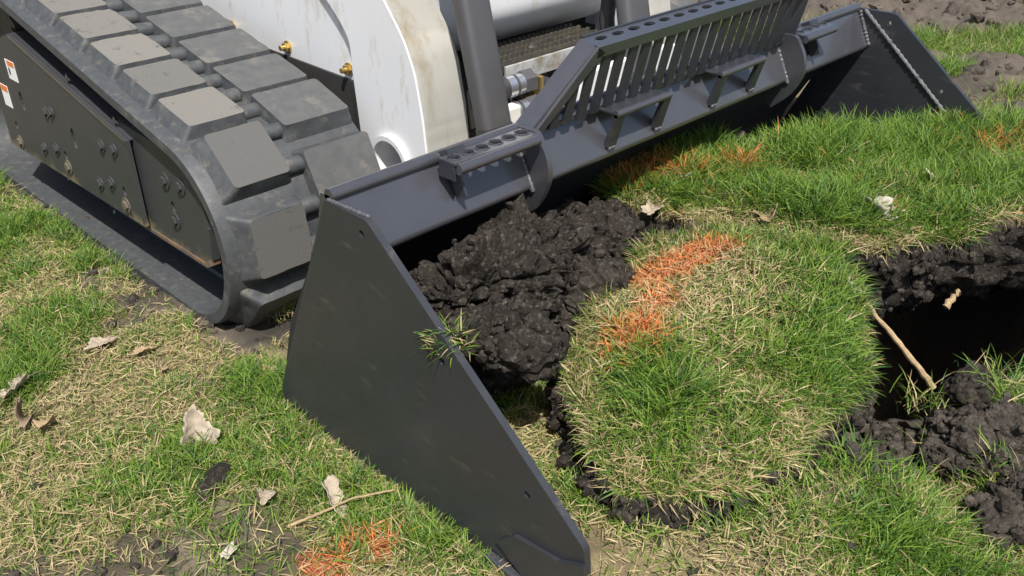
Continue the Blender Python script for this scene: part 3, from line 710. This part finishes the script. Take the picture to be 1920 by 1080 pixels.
prism('fence_base_bar', [(.47, -.008), (1.424, -.008), (1.424, .003), (.47, .003)], .004, .034, M['lip'], B, f=FX)
for k in range(21):
    x = .525 + k * .0425
    if x > 1.41: break
    h = min(.134, (x - .485) * .97 + .006)
    s_ = prism('fence_slat', [(x - .0115, -.004), (x + .0115, -.004), (x + .0115, h), (x - .0115, min(h, (x - .0115 - .485) * .97 + .006) if h < .134 else h)], .035, .043, M['black'], B, f=FX)
    bm = bmesh.new(); add_tube(bm, [FX(x + .021, .003, .024), FX(x + .021, .013, .024), FX(x + .021, .018, .024)], [.0085, .0085, .005], 6)
    bobj('slat_bolt', bm, M['lip'], s_, 0, False)

# ------------------------------------------------------------------ the loader
LD = empty('track_loader', (1.0, 1.3, 0), 'white and black compact track loader behind the bucket, rubber track at left', 'loader')
# track path: hull of the front idler, rear idler and sprocket
cs = [(.75, .205, .21), (1.985, .532, .16), (2.12, .145, .15)]
pp = sorted({(round(c[0] + c[2] * math.cos(t), 6), round(c[1] + c[2] * math.sin(t), 6)) for c in cs for t in np.linspace(0, 2 * math.pi, 360)})
def half(ps):
    h = []
    for p in ps:
        while len(h) > 1 and (h[-1][0] - h[-2][0]) * (p[1] - h[-2][1]) - (h[-1][1] - h[-2][1]) * (p[0] - h[-2][0]) <= 0: h.pop()
        h.append(p)
    return h
hull = half(pp)[:-1] + half(pp[::-1])[:-1]
H_ = np.array(hull + hull[:1]); sl_ = np.concatenate([[0], np.cumsum(np.linalg.norm(np.diff(H_, axis=0), axis=1))]); LEN = sl_[-1]
def path(s):
    s = s % LEN; p = np.array([np.interp(s, sl_, H_[:, 0]), np.interp(s, sl_, H_[:, 1])])
    e = .012; a = np.array([np.interp((s + e) % LEN, sl_, H_[:, 0]), np.interp((s + e) % LEN, sl_, H_[:, 1])]); b = np.array([np.interp((s - e) % LEN, sl_, H_[:, 0]), np.interp((s - e) % LEN, sl_, H_[:, 1])])
    t = (a - b) / np.linalg.norm(a - b); return p, t, np.array([t[1], -t[0]])     # outward for a counter-clockwise loop
NP = int(round(LEN / .168)); PITCH = LEN / NP
def block(xb0, xb1, xt0, xt1, top, vr):
    bm = bmesh.new(); n0, n1 = .006, .058; l0, l1, u0, u1 = -.077, .090, -.064, .080
    vs = [bm.verts.new(q) for q in ((xb0, l0, n0), (xb1, l0, n0), (xb1, l1, n0), (xb0, l1, n0), (xt0, u0, n1), (xt1, u0, n1), (xt1, u1, n1), (xt0, u1, n1))]
    for f in ((0, 3, 2, 1), (0, 1, 5, 4), (1, 2, 6, 5), (2, 3, 7, 6), (3, 0, 4, 7)): bm.faces.new([vs[i] for i in f])
    t = bm.faces.new([vs[i] for i in (4, 5, 6, 7)]); t.material_index = 1
    ed = [e for e in bm.edges if e.calc_face_angle(0) > .3 and all(v.co.z > .03 for v in e.verts) or (abs(e.verts[0].co.z - e.verts[1].co.z) > .02)]
    bmesh.ops.bevel(bm, geom=ed, offset=.009, segments=3, affect='EDGES', profile=.5, material=0)
    bmesh.ops.subdivide_edges(bm, edges=[e for e in bm.edges if e.calc_length() > .03], cuts=7, use_grid_fill=True)
    bmesh.ops.recalc_face_normals(bm, faces=bm.faces); bm.normal_update()
    co = np.array([v.co[:] for v in bm.verts]); dz = .0016 * fbm(co * 30 + vr * 9.1, 3, 300 + vr) - .0045 * sm(fbm(co * 26 + vr * 5.3, 2, 320 + vr), .36, .6)
    for v, q in zip(bm.verts, dz):
        if v.co.z > .02: v.co += v.normal * float(q)
    for f in bm.faces: f.smooth = True
    me = bpy.data.meshes.new('tread_block'); bm.to_mesh(me); bm.free()
    me.materials.append(M['rubber']); me.materials.append(M[top]); me.set_sharp_from_angle(angle=math.radians(32)); return me
blk = [[block(.018, .204, .056, .197, 'dusty', k), block(.238, .440, .245, .428, 'worn', k + 3)] for k in range(3)]
bm = bmesh.new(); add_tube(bm, [(.180, 0, .033), (.205, 0, .035), (.235, 0, .035), (.262, 0, .033)], [.022, .020, .020, .022], 12)
bar_me = bpy.data.meshes.new('tread_bar'); bm.to_mesh(bm and bar_me); bm.free(); bar_me.materials.append(M['rubber'])
bar_me.polygons.foreach_set('use_smooth', np.ones(len(bar_me.polygons), bool))
def track(X0, mirror=False):
    ns = 260; V = []; F = []
    prof = [(0, 0), (.13, 0), (.135, -.008), (.19, -.008), (.195, 0), (.245, 0), (.25, -.008), (.305, -.008), (.31, 0), (.44, 0), (.44, .024), (.432, .028), (.008, .028), (0, .024)]
    for i in range(ns):
        p, t, nv = path(i * LEN / ns)
        for a, d in prof: q = p + nv * d; V.append((X0 + a, q[0], q[1]))
    m = len(prof)
    for i in range(ns):
        for k in range(m):
            a, b = i * m + k, i * m + (k + 1) % m; c, d = ((i + 1) % ns) * m + (k + 1) % m, ((i + 1) % ns) * m + k
            F.append((a, b, c, d))
    bt = mobj('rubber_track', V, F, M['rubber'], LD, smooth=False)
    bt.data.polygons.foreach_set('use_smooth', np.ones(len(F), bool)); bt.data.set_sharp_from_angle(angle=math.radians(30))
    for i in range(NP * 2):
        s = i * PITCH / 2 + PH
        p, t, nv = path(s)
        mt = Matrix(((1, 0, 0, X0), (0, -t[0], nv[0], p[0]), (0, -t[1], nv[1], p[1]), (0, 0, 0, 1)))
        o = bpy.data.objects.new('tread_block', blk[(i * 7 + i // 5) % 3][i % 2]); link(o, bt); o.matrix_world = mt; o.matrix_basis = mt
        p, t, nv = path(s + .035)
        mt = Matrix(((1, 0, 0, X0), (0, -t[0], nv[0], p[0]), (0, -t[1], nv[1], p[1]), (0, 0, 0, 1)))
        o = bpy.data.objects.new('tread_bar', bar_me); link(o, bt); o.matrix_basis = mt
    return bt
# phase: front face of a left block at y = 1.053 on the top run
best = min(np.arange(0, LEN, .002), key=lambda s: abs(path(s)[0][0] - 1.045) + (9 if path(s)[0][1] < .3 else 0))
PH = (best - .05) % PITCH
trk = track(.06); trk['label'] = 'left rubber track with dusty tread blocks'
track(1.54)

# roller frame
fy = lambda pts, r=0: roundpoly(pts, r)
slotsF = [circ(1.638, 0.326, 0.014, 14, 0.03), circ(1.291, 0.3, 0.014, 14, 0.03), circ(1.389, 0.225, 0.01, 12, 0.014), circ(1.025, 0.225, 0.01, 12, 0.014), circ(1.753, 0.225, 0.01, 12, 0.013)]
RF = prism('track_frame', [(1.854, 0.142), (0.942, 0.153), (0.942, 0.381), (1.604, 0.526), (1.854, 0.449)], 0.066, 0.076, M['mudframe'], LD, holes=slotsF, bevel=.002)
prism('top_flange', [(0.942, 0.382), (0.952, 0.372), (1.604, 0.513), (1.604, 0.527)], 0.0765, .24, M['lip'], RF, bevel=.002)
prism('edge_rib', [(0.942, 0.383), (0.942, 0.376), (1.594, 0.517), (1.594, 0.526)], 0.063, 0.0657, M['lip'], RF)
prism('front_plate', roundpoly([(1.02, 0.136), (0.667, 0.138), (0.623, 0.168), (0.616, 0.256), (0.667, 0.359), (0.765, 0.398), (1.02, 0.413)], [0, .02, .02, .05, .06, .05, 0]), 0.085, 0.097, M['mudframe'], RF, holes=[circ(0.795, 0.248, .010, 12, .016)], bevel=.002)
prism('mud_edge', [(1.011, 0.13), (0.667, 0.132), (0.628, 0.153), (0.626, 0.197), (0.631, 0.199), (0.635, 0.168), (0.677, 0.142), (1.011, 0.14)], 0.082, 0.0985, M['rust'], RF, bevel=.003)
prism('cheek_rib', [(0.623, 0.168), (0.631, 0.168), (0.624, 0.251), (0.615, 0.251)], 0.079, 0.097, M['mudframe'], RF)
box('inner_frame', (.19, .72, .10), (.40, 1.95, .33), M['dark'], RF)
def hexbolt(x, y, z, r, par, m, washer=None, name='bolt', d=.009):
    bm = bmesh.new(); add_prism(bm, [(y + r * math.cos(t), z + r * math.sin(t)) for t in [math.pi / 3 * i + .2 for i in range(6)]], x - d, x - .0003, YZX)
    if washer: add_prism(bm, circ(y, z, washer, 16), x - .003, x - .0002, YZX)
    return bobj(name, bm, m, par, .0012)
for y, z in [(1.413, 0.345), (1.453, 0.337), (1.102, 0.329), (1.028, 0.338), (1.549, 0.207), (1.448, 0.23), (1.174, 0.205), (1.096, 0.229)]:
    hexbolt(0.066, y, z, .012, RF, M['mudframe'], .018)
for y, z in [(1.386, 0.192), (1.028, 0.187), (1.757, 0.171)]:
    hexbolt(0.066, y, z, .013, RF, M['mudbolt'], .021)
for y, z in [(0.809, 0.313), (0.731, 0.321), (0.795, 0.213)]:
    hexbolt(0.085, y, z, .012, RF, M['mudframe'], .022)
for y, z in [(1.009, 0.403), (1.258, 0.459)]:
    tube('flange_hook', [(.082, y + .012, z + .018), (.075, y, z + .012), (.082, y - .004, z + .004)], .003, M['dark'], RF, 8)
DC = prism('warning_decal', [(1.619, 0.384), (1.686, 0.384), (1.686, 0.442), (1.619, 0.442)], 0.0645, 0.0658, M['decal'], RF)
prism('decal_band', [(1.62, 0.426), (1.671, 0.426), (1.671, 0.441), (1.62, 0.441)], 0.0638, 0.0644, M['decalo'], DC)
prism('decal_pictogram', circ(1.667, 0.409, .006, 12, .012), 0.0638, 0.0644, M['dark'], DC)
DC2 = prism('warning_decal', [(1.739, 0.281), (1.796, 0.281), (1.796, 0.348), (1.739, 0.348)], 0.0645, 0.0658, M['decal'], RF)
prism('decal_band', [(1.74, 0.329), (1.791, 0.329), (1.791, 0.347), (1.74, 0.347)], 0.0638, 0.0644, M['decalo'], DC2)
# front idler and sprocket behind the plates
for cy, cz, r, nm in ((.75, .205, .205, 'front_idler'), (2.12, .145, .145, 'rear_idler')):
    prism(nm, circ(cy, cz, r, 40), .24, .32, M['dark'], LD, holes=[circ(cy, cz, .05, 16)])
teeth = []
for k in range(24):
    a = 2 * math.pi * k / 24
    for dr, da in ((.128, -.10), (.158, -.05), (.158, .05), (.128, .10)): teeth.append((1.985 + dr * math.cos(a + da), .532 + dr * math.sin(a + da)))
prism('drive_sprocket', teeth, .16, .34, M['grate'], LD)
for y in (.98, 1.2, 1.42, 1.64, 1.86):
    prism('roller', circ(y, .085, .075, 24), .21, .35, M['dark'], LD)

# chassis side, mudguard, bolts
prism('chassis_side', [(2.6, .488), (1.36, .492), (.655, .474), (.66, .60), (.74, 1.3), (2.6, 1.3)], .562, .572, M['white'], LD, bevel=.001)
MG = prism('mudguard', [(1.9, .60), (1.45, .62), (1.40, .53), (1.36, .494), (.663, .4735), (.645, .235), (.64, .02), (1.9, .02)], .556, .5605, M['dark'], LD)
for (y, z, l) in ((1.00, .40, .05), (.88, .37, .05), (.80, .33, .05)):
    box('guard_rib', (.545, y - .004, z - l / 2), (.556, y + .004, z + l / 2), M['grate'], MG, .001, Matrix.Rotation(-.6, 3, 'X'))
prism('guard_edge', [(.675, .470), (.660, .473), (.640, .02), (.655, .02)], .549, .5555, M['hose'], MG)
for y, z in ((1.251, .516), (.97, .508), (.697, .501)):
    bm = bmesh.new(); add_prism(bm, circ(y, z, .0165, 18), .5575, .5617, YZX)
    add_prism(bm, [(y + .0125 * math.cos(t), z + .0125 * math.sin(t)) for t in [math.pi / 3 * i for i in range(6)]], .548, .5574, YZX)
    add_prism(bm, circ(y, z, .007, 12), .536, .5479, YZX)
    bobj('flange_bolt', bm, M['zinc'], LD, .001)
# lift arm on the left: box section leaning forward, tube at its foot
def arm(x0, x1, sgn, lab):
    tc, tz = .532, .297
    A = prism('lift_arm', roundpoly([(.64, .16), (.665, .50), (.665, .58), (.70, .625), (.745, .665), (.90, .80), (1.2, 1.3), (.86, 1.3), (.60, .80), (.519, .697), (.458, .62), (.426, .55), (.408, .45), (.398, .34), (.43, .18)], [.02, 0, .04, .03, .03, .1, 0, 0, .05, .03, .03, .03, .03, .03, .03]), x0, x1, M['white'], LD, holes=[circ(tc, tz, .062, 36)], bevel=.003, smooth=True)
    A['label'] = lab
    prism('pivot_tube', circ(tc, tz, .074, 40), x0 - .014 if sgn < 0 else x1, x0 if sgn < 0 else x1 + .014, M['white'], A, holes=[circ(tc, tz, .0615, 40)], bevel=.004, smooth=True)
    prism('tube_wall', circ(tc, tz, .0618, 36), x0, x1 + .06, M['white'], A, holes=[circ(tc, tz, .0600, 36)], smooth=True)
    # stained front face of the arm
    fr = [(.398, .34), (.408, .45), (.428, .552), (.460, .62), (.519, .697), (.60, .80), (.86, 1.3)]
    bm = bmesh.new(); rows = []
    for a, b in fr: rows.append((bm.verts.new((x0 + .004, a - .0045, b)), bm.verts.new((x1 - .002, a - .0045, b))))
    for r0, r1 in zip(rows, rows[1:]): bm.faces.new((r0[0], r0[1], r1[1], r1[0]))
    bmesh.ops.solidify(bm, geom=bm.faces[:], thickness=.003)
    bobj('arm_face', bm, M['whitedirt'], A, 0, True)
    return A
arm(.548, .688, -1, 'left white lift arm with stained front face')
arm(1.425, 1.53, 1, 'right white lift arm')
# tilt cylinders
def cyl(top, bot, w, dpt):
    t, b = Vector(top), Vector(bot); d = (b - t).normalized(); ex = Vector((1, 0, 0)); ex = (ex - d * ex.dot(d)).normalized(); ey = d.cross(ex)
    L_ = (b - t).length
    def f(a, c, h): q = t + ex * a + ey * c + d * h; return tuple(q)
    o = prism('tilt_cylinder', roundpoly([(-w / 2, -dpt / 2), (w / 2, -dpt / 2), (w / 2, dpt / 2), (-w / 2, dpt / 2)], .02, 4), 0, L_, M['rod'], LD, f=f, bevel=.002, smooth=True)
    prism('end_cap', roundpoly([(-w / 2 - .002, -dpt / 2 - .002), (w / 2 + .002, -dpt / 2 - .002), (w / 2 + .002, dpt / 2 + .002), (-w / 2 - .002, dpt / 2 + .002)], .02, 4), L_ - .012, L_ + .003, M['mudframe'], o, f=f)
    bm = bmesh.new(); add_tube(bm, [f(0, 0, L_), f(0, 0, L_ + .12)], .03, 16); bobj('piston_rod', bm, M['silver'], o, 0, True)
    for k in (.02, .035):
        bm = bmesh.new(); add_tube(bm, [f(k, -dpt / 2 - .004, L_ - .03), f(k, -dpt / 2 + .002, L_ - .03)], .004, 8); bobj('grease_fitting', bm, M['silver'], o)
    return o
cyl((.692, .46, 1.02), (.682, .30, .405), .088, .05)
cyl((1.285, .46, 1.02), (1.235, .30, .42), .10, .05)
# front panel of the cab, cross member, step grating, couplers, hoses
prism('front_panel', roundpoly([(.56, 1.3), (.50, .66), (.505, .60), (.545, .545), (.62, .50), (.64, .51), (.56, .56), (.52, .61), (.515, .66), (.58, 1.3)], [0, .05, .05, .05, .02, .02, .05, .05, .05, 0], 6), .70, 1.42, M['white'], LD, smooth=True)
box('cross_member', (.664, .298, .12), (1.425, .42, .335), M['white'], LD, .006)
box('attach_plate', (.60, .262, .06), (1.34, .297, .345), M['whitedirt'], LD, .006)
box('arm_foot', (.69, .325, .15), (.80, .36, .435), M['whitedirt'], LD, .006)
box('quick_attach_frame', (.99, .30, .10), (1.40, .325, .475), M['white'], LD, .006)
box('chassis_floor', (.572, .62, .05), (1.53, 2.2, .47), M['dark'], LD)
box('cab_body', (.60, .66, .471), (1.50, 2.3, 1.3), M['dark'], LD)
GR = box('step_lip', (.85, .428, .452), (1.27, .436, .497), M['greypaint'], LD, .001)
for k in range(5):
    y = .440 + k * .034; nt_ = 22; pts = [(.85, .478)]
    for i in range(nt_):
        x = .85 + .42 * i / nt_; dx = .42 / nt_; pts += [(x, .497), (x + dx * .25, .509), (x + dx * .75, .509), (x + dx, .497)]
    pts.append((1.27, .478))
    clean = [pts[0]]
    for q in pts[1:]:
        if abs(q[0] - clean[-1][0]) + abs(q[1] - clean[-1][1]) > 1e-5: clean.append(q)
    prism('serrated_bar', clean, y, y + .007, M['grate'], GR, f=lambda a, b, c: (a, c, b))
for k in range(6): box('grate_tie', (.87 + k * .075, .438, .474), (.876 + k * .075, .585, .486), M['grate'], GR)
def coupler(c, r, l):
    c = Vector(c); d = Vector((1, -.10, .04)).normalized()
    bm = bmesh.new(); add_tube(bm, [c, c + d * l], r, 20); o = bobj('hydraulic_coupler', bm, M['hose'], LD, .003, True)
    for a, b, rr, m in ((l, l + .022, r * 1.04, 'silver'), (l + .022, l + .032, r * .8, 'dark'), (l + .032, l + .05, r * .98, 'silver')):
        bm = bmesh.new(); add_tube(bm, [c + d * a, c + d * b], rr, 16); bobj('coupler_ring', bm, M[m], o, .002, True)
    bm = bmesh.new(); add_tube(bm, [c + d * (l + .05), c + d * (l + .085)], r * 1.15, 6); bobj('hex_nut', bm, M['rod'], o, .002)
coupler((.745, .405, .455), .028, .07)
coupler((.755, .385, .395), .024, .06)
box('coupler_bracket', (.915, .37, .36), (.928, .44, .47), M['zinc'], LD, .003)
box('coupler_shelf', (.72, .34, .335), (.96, .46, .352), M['grate'], LD, .004)
tube('hydraulic_hose', [(.735, .44, 1.0), (.735, .43, .72), (.755, .42, .60), (.765, .405, .50), (.75, .39, .42), (.74, .38, .34)], .011, M['hose'], LD, 10)
tube('hydraulic_hose', [(1.30, .48, 1.0), (1.285, .47, .70), (1.29, .46, .60), (1.27, .45, .54), (1.28, .44, .42)], .022, M['hose'], LD, 12)
tube('hydraulic_hose', [(.93, .42, .45), (1.0, .40, .42), (1.08, .40, .36), (1.1, .38, .28)], .018, M['hose'], LD, 12)
for k_, (x_, y_) in enumerate(((.80, .47), (.86, .50), (1.02, .46), (1.10, .48), (1.16, .45))):
    tube('hydraulic_hose', [(x_, y_ + .05, .50), (x_ + .02, y_, .455), (x_ + .05, y_ - .04, .41), (x_ + .04 + .03 * k_, y_ - .06, .34), (x_ + .02, y_ - .04, .24)], .011 + .002 * (k_ % 3), M['hose'], LD, 10)
tube('control_rod', [(.715, .46, 1.0), (.715, .44, .62), (.73, .42, .45), (.76, .40, .40)], .006, M['rod'], LD, 8)

# ------------------------------------------------------------------ dry leaves, twigs, tufts
def gz_at(x, y): return float(height(np.array([x]), np.array([y]))[0])
def leaf(x, y, z, size, yaw, pitch, roll, m, seed, label, lobes=5, aspect=.7, curl=.3):
    rs = np.random.RandomState(seed); nr_, na = 6, 48; V = [(0, 0, 0)]; F = []; ph = rs.rand() * 6
    for i in range(1, nr_ + 1):
        for j in range(na):
            a = 2 * math.pi * j / na; r = 1 + .22 * math.cos(lobes * a + ph) + .07 * math.cos(11 * a + 2 * ph) + .07 * rs.randn() * (i == nr_)
            r *= i / nr_; u, v = r * math.cos(a), r * math.sin(a) * aspect
            V.append((u, v, curl * (v * v * 1.6 + .5 * u * u * math.sin(2 * u + seed)) + .05 * math.sin(5 * u + 3 * v + seed) + .28 * abs(v) + .03 * math.sin(16 * u + 9 * abs(v))))
    V = np.array(V) * size * .5
    for j in range(na): F.append((0, 1 + j, 1 + (j + 1) % na))
    for i in range(nr_ - 1):
        for j in range(na): F.append((1 + i * na + j, 1 + (i + 1) * na + j, 1 + (i + 1) * na + (j + 1) % na, 1 + i * na + (j + 1) % na))
    R_ = np.array(Matrix.Rotation(yaw, 3, 'Z') @ Matrix.Rotation(pitch, 3, 'Y') @ Matrix.Rotation(roll, 3, 'X'))
    o = mobj('dry_leaf', V @ R_.T + [x, y, z], F, m, smooth=True)
    md = o.modifiers.new('thick', 'SOLIDIFY'); md.thickness = .0009
    return tag(o, label, 'leaf', 'dry leaves')
def lp(q, z=.0): a = shelf(q, z); return a[0], a[1]
G = 'grass'
LEAVES = [((368, 812), .03, .084, 1.0, -1.0, .3, 'leafpale', 'large pale dry leaf standing upright in the grass at left', 3, .75, .5),
 ((30, 722), .025, .085, .3, .1, -.4, 'leafpale', 'pale curled dry leaf at the left edge of the photo', 5, .5, .7),
 ((42, 785), .022, .055, 1.2, .6, .5, 'leafbrown', 'crumpled brown dry leaf at the left edge below the pale one', 5, .8, 1.2),
 ((88, 800), .018, .05, .5, .2, -.3, 'leaftan', 'tan leaf fragment beside the crumpled brown leaf', 4, .6, .5),
 ((188, 641), .02, .075, .2, .1, .2, 'leafpale', 'flat pale leaf in the grass below the track', 4, .4, .3),
 ((268, 656), .02, .06, .1, .1, -.2, 'leaftan', 'tan leaf right of the flat pale leaf below the track', 4, .5, .3),
 ((622, 930), .03, .085, 1.4, -.5, .6, 'leafpale', 'torn pale leaf leaning on the twig below the bucket', 3, .5, .4),
 ((432, 1046), .015, .035, .4, .1, .2, 'leafwhite', 'small bleached leaf scrap at the bottom left', 4, .5, .3),
 ((500, 940), .02, .045, .9, .3, .2, 'leafpale', 'small pale leaf left of the torn leaf by the twig', 4, .6, .4),
 ((505, 692), .02, .05, .2, .2, .3, 'leaftan', 'tan leaf in the grass left of the bucket heel', 4, .5, .6),
 ((300, 690), .02, .05, 1.1, .2, .6, 'leaftan', 'curled tan leaf in the grass between flat leaf and big upright leaf', 4, .4, .9),
 ((1642, 393), .285, .075, 1.2, -.6, .3, 'leafwhite', 'bleached curled leaf on the turf strip near its cut edge', 4, .6, .9),
 ((1672, 392), .28, .05, .2, .2, .7, 'leafpale', 'smaller pale leaf touching the bleached leaf on the turf strip', 4, .6, .9),
 ((1440, 408), .275, .075, .5, .3, -.4, 'leaftan', 'tan leaf on the cut edge of the turf strip above the clump', 4, .6, .6),
 ((1222, 392), .265, .06, .2, .1, .2, 'leafpale', 'pale leaf on the left end of the turf strip', 5, .6, .4),
 ((1280, 330), .29, .035, .8, .2, .2, 'leafwhite', 'white leaf scrap near orange grass at the back of the turf strip', 4, .8, .4),
 ((1622, 315), .285, .05, .2, .1, .2, 'leafpale', 'pale leaf deep in the green of the turf strip', 4, .5, .5),
 ((1745, 330), .30, .035, 1.5, -.8, .2, 'leafpale', 'small pale green leaf standing in the far turf', 4, .5, .2),
 ((1592, 545), .25, .045, 1.2, -.7, .5, 'leafwhite', 'white curled leaf on the right shoulder of the sod clump', 4, .6, .9),
 ((1368, 656), .262, .036, -.4, .4, .5, 'leafpale', 'white sliver of leaf in the middle of the sod clump', 2, .35, .4),
 ((1470, 875), .085, .04, .3, .2, .3, 'leaftan', 'tan leaf at the lower rim of the sod clump', 4, .6, .6)]
for k, (q, z, s, yw, pt, rl, m, lb, lo, asp, cu) in enumerate(LEAVES):
    x, y = lp(q, z); zz = gz_at(x, y) + z if z < .06 else z
    leaf(x, y, zz, s, yw, pt, rl, M[m], 200 + k, lb, lo, asp, cu)
def twig(pts, r, label, seed):
    random.seed(seed); P = []
    pts = [Vector(p) for p in pts]
    for a, b in zip(pts, pts[1:]):
        for i in range(8): P.append(a.lerp(b, i / 8) + Vector((random.uniform(-1, 1), random.uniform(-1, 1), random.uniform(-1, 1))) * r * .35)
    P.append(pts[-1]); n = len(P)
    o = tube('twig', P, [r * (1.1 - .5 * i / n) * random.uniform(.88, 1.15) for i in range(n)], M['twig'], None, 8)
    return tag(o, label, 'twig')
def W(q, z): return shelf(q, z)
twig([W((538, 988), .012), W((600, 962), .02), W((660, 935), .025), W((740, 918), .03)], .0025, 'thin pale twig in the grass below the near side plate', 1)
twig([W((1752, 728), .03), W((1700, 660), .075), W((1640, 590), .135), W((1590, 515), .22)], 0.0062, 'long bark covered stick leaning from the clump into the pit', 2)
twig([W((1325, 1045), .015), W((1348, 1015), .02)], .005, 'short broken twig in the grass at the bottom centre right', 3)
twig([W((1772, 575), .06), W((1798, 545), .09)], .008, 'stub of a stick poking out of the cut soil face', 4)
# grass tufts growing out of the pit rim
def tuft(q, z, n, seed, label, ln=.07, dry=.4, spread=.03):
    rs = np.random.RandomState(seed); c = np.array(shelf(q, z))
    p = c + rs.normal(0, 1, (n, 3)) * [spread, spread, .004]; nn_ = np.tile([0, 0, 1.], (n, 1))
    o = lay_grass('grass_tuft', p, nn_, np.full(n, 1 - dry), seed, None, length=ln, straw=.4)
    del o['kind']
    return tag(o, label, 'grass tuft')
tuft((1870, 720), .09, 90, 61, 'green grass tuft on top of the large grey clod')
tuft((1725, 760), .03, 90, 62, 'straw coloured root tuft at the end of the leaning stick', .08, .75, .025)
tuft((1790, 880), .03, 160, 63, 'dry tuft beside the low clod on the pit rim', .06, .6, .05)
tuft((1860, 860), .10, 30, 64, 'few blades growing out of the middle of the grey clod', .04, .4, .02)
tuft((540, 590), .0, 60, 65, 'straw tuft under the front of the track', .07, .6, .02)
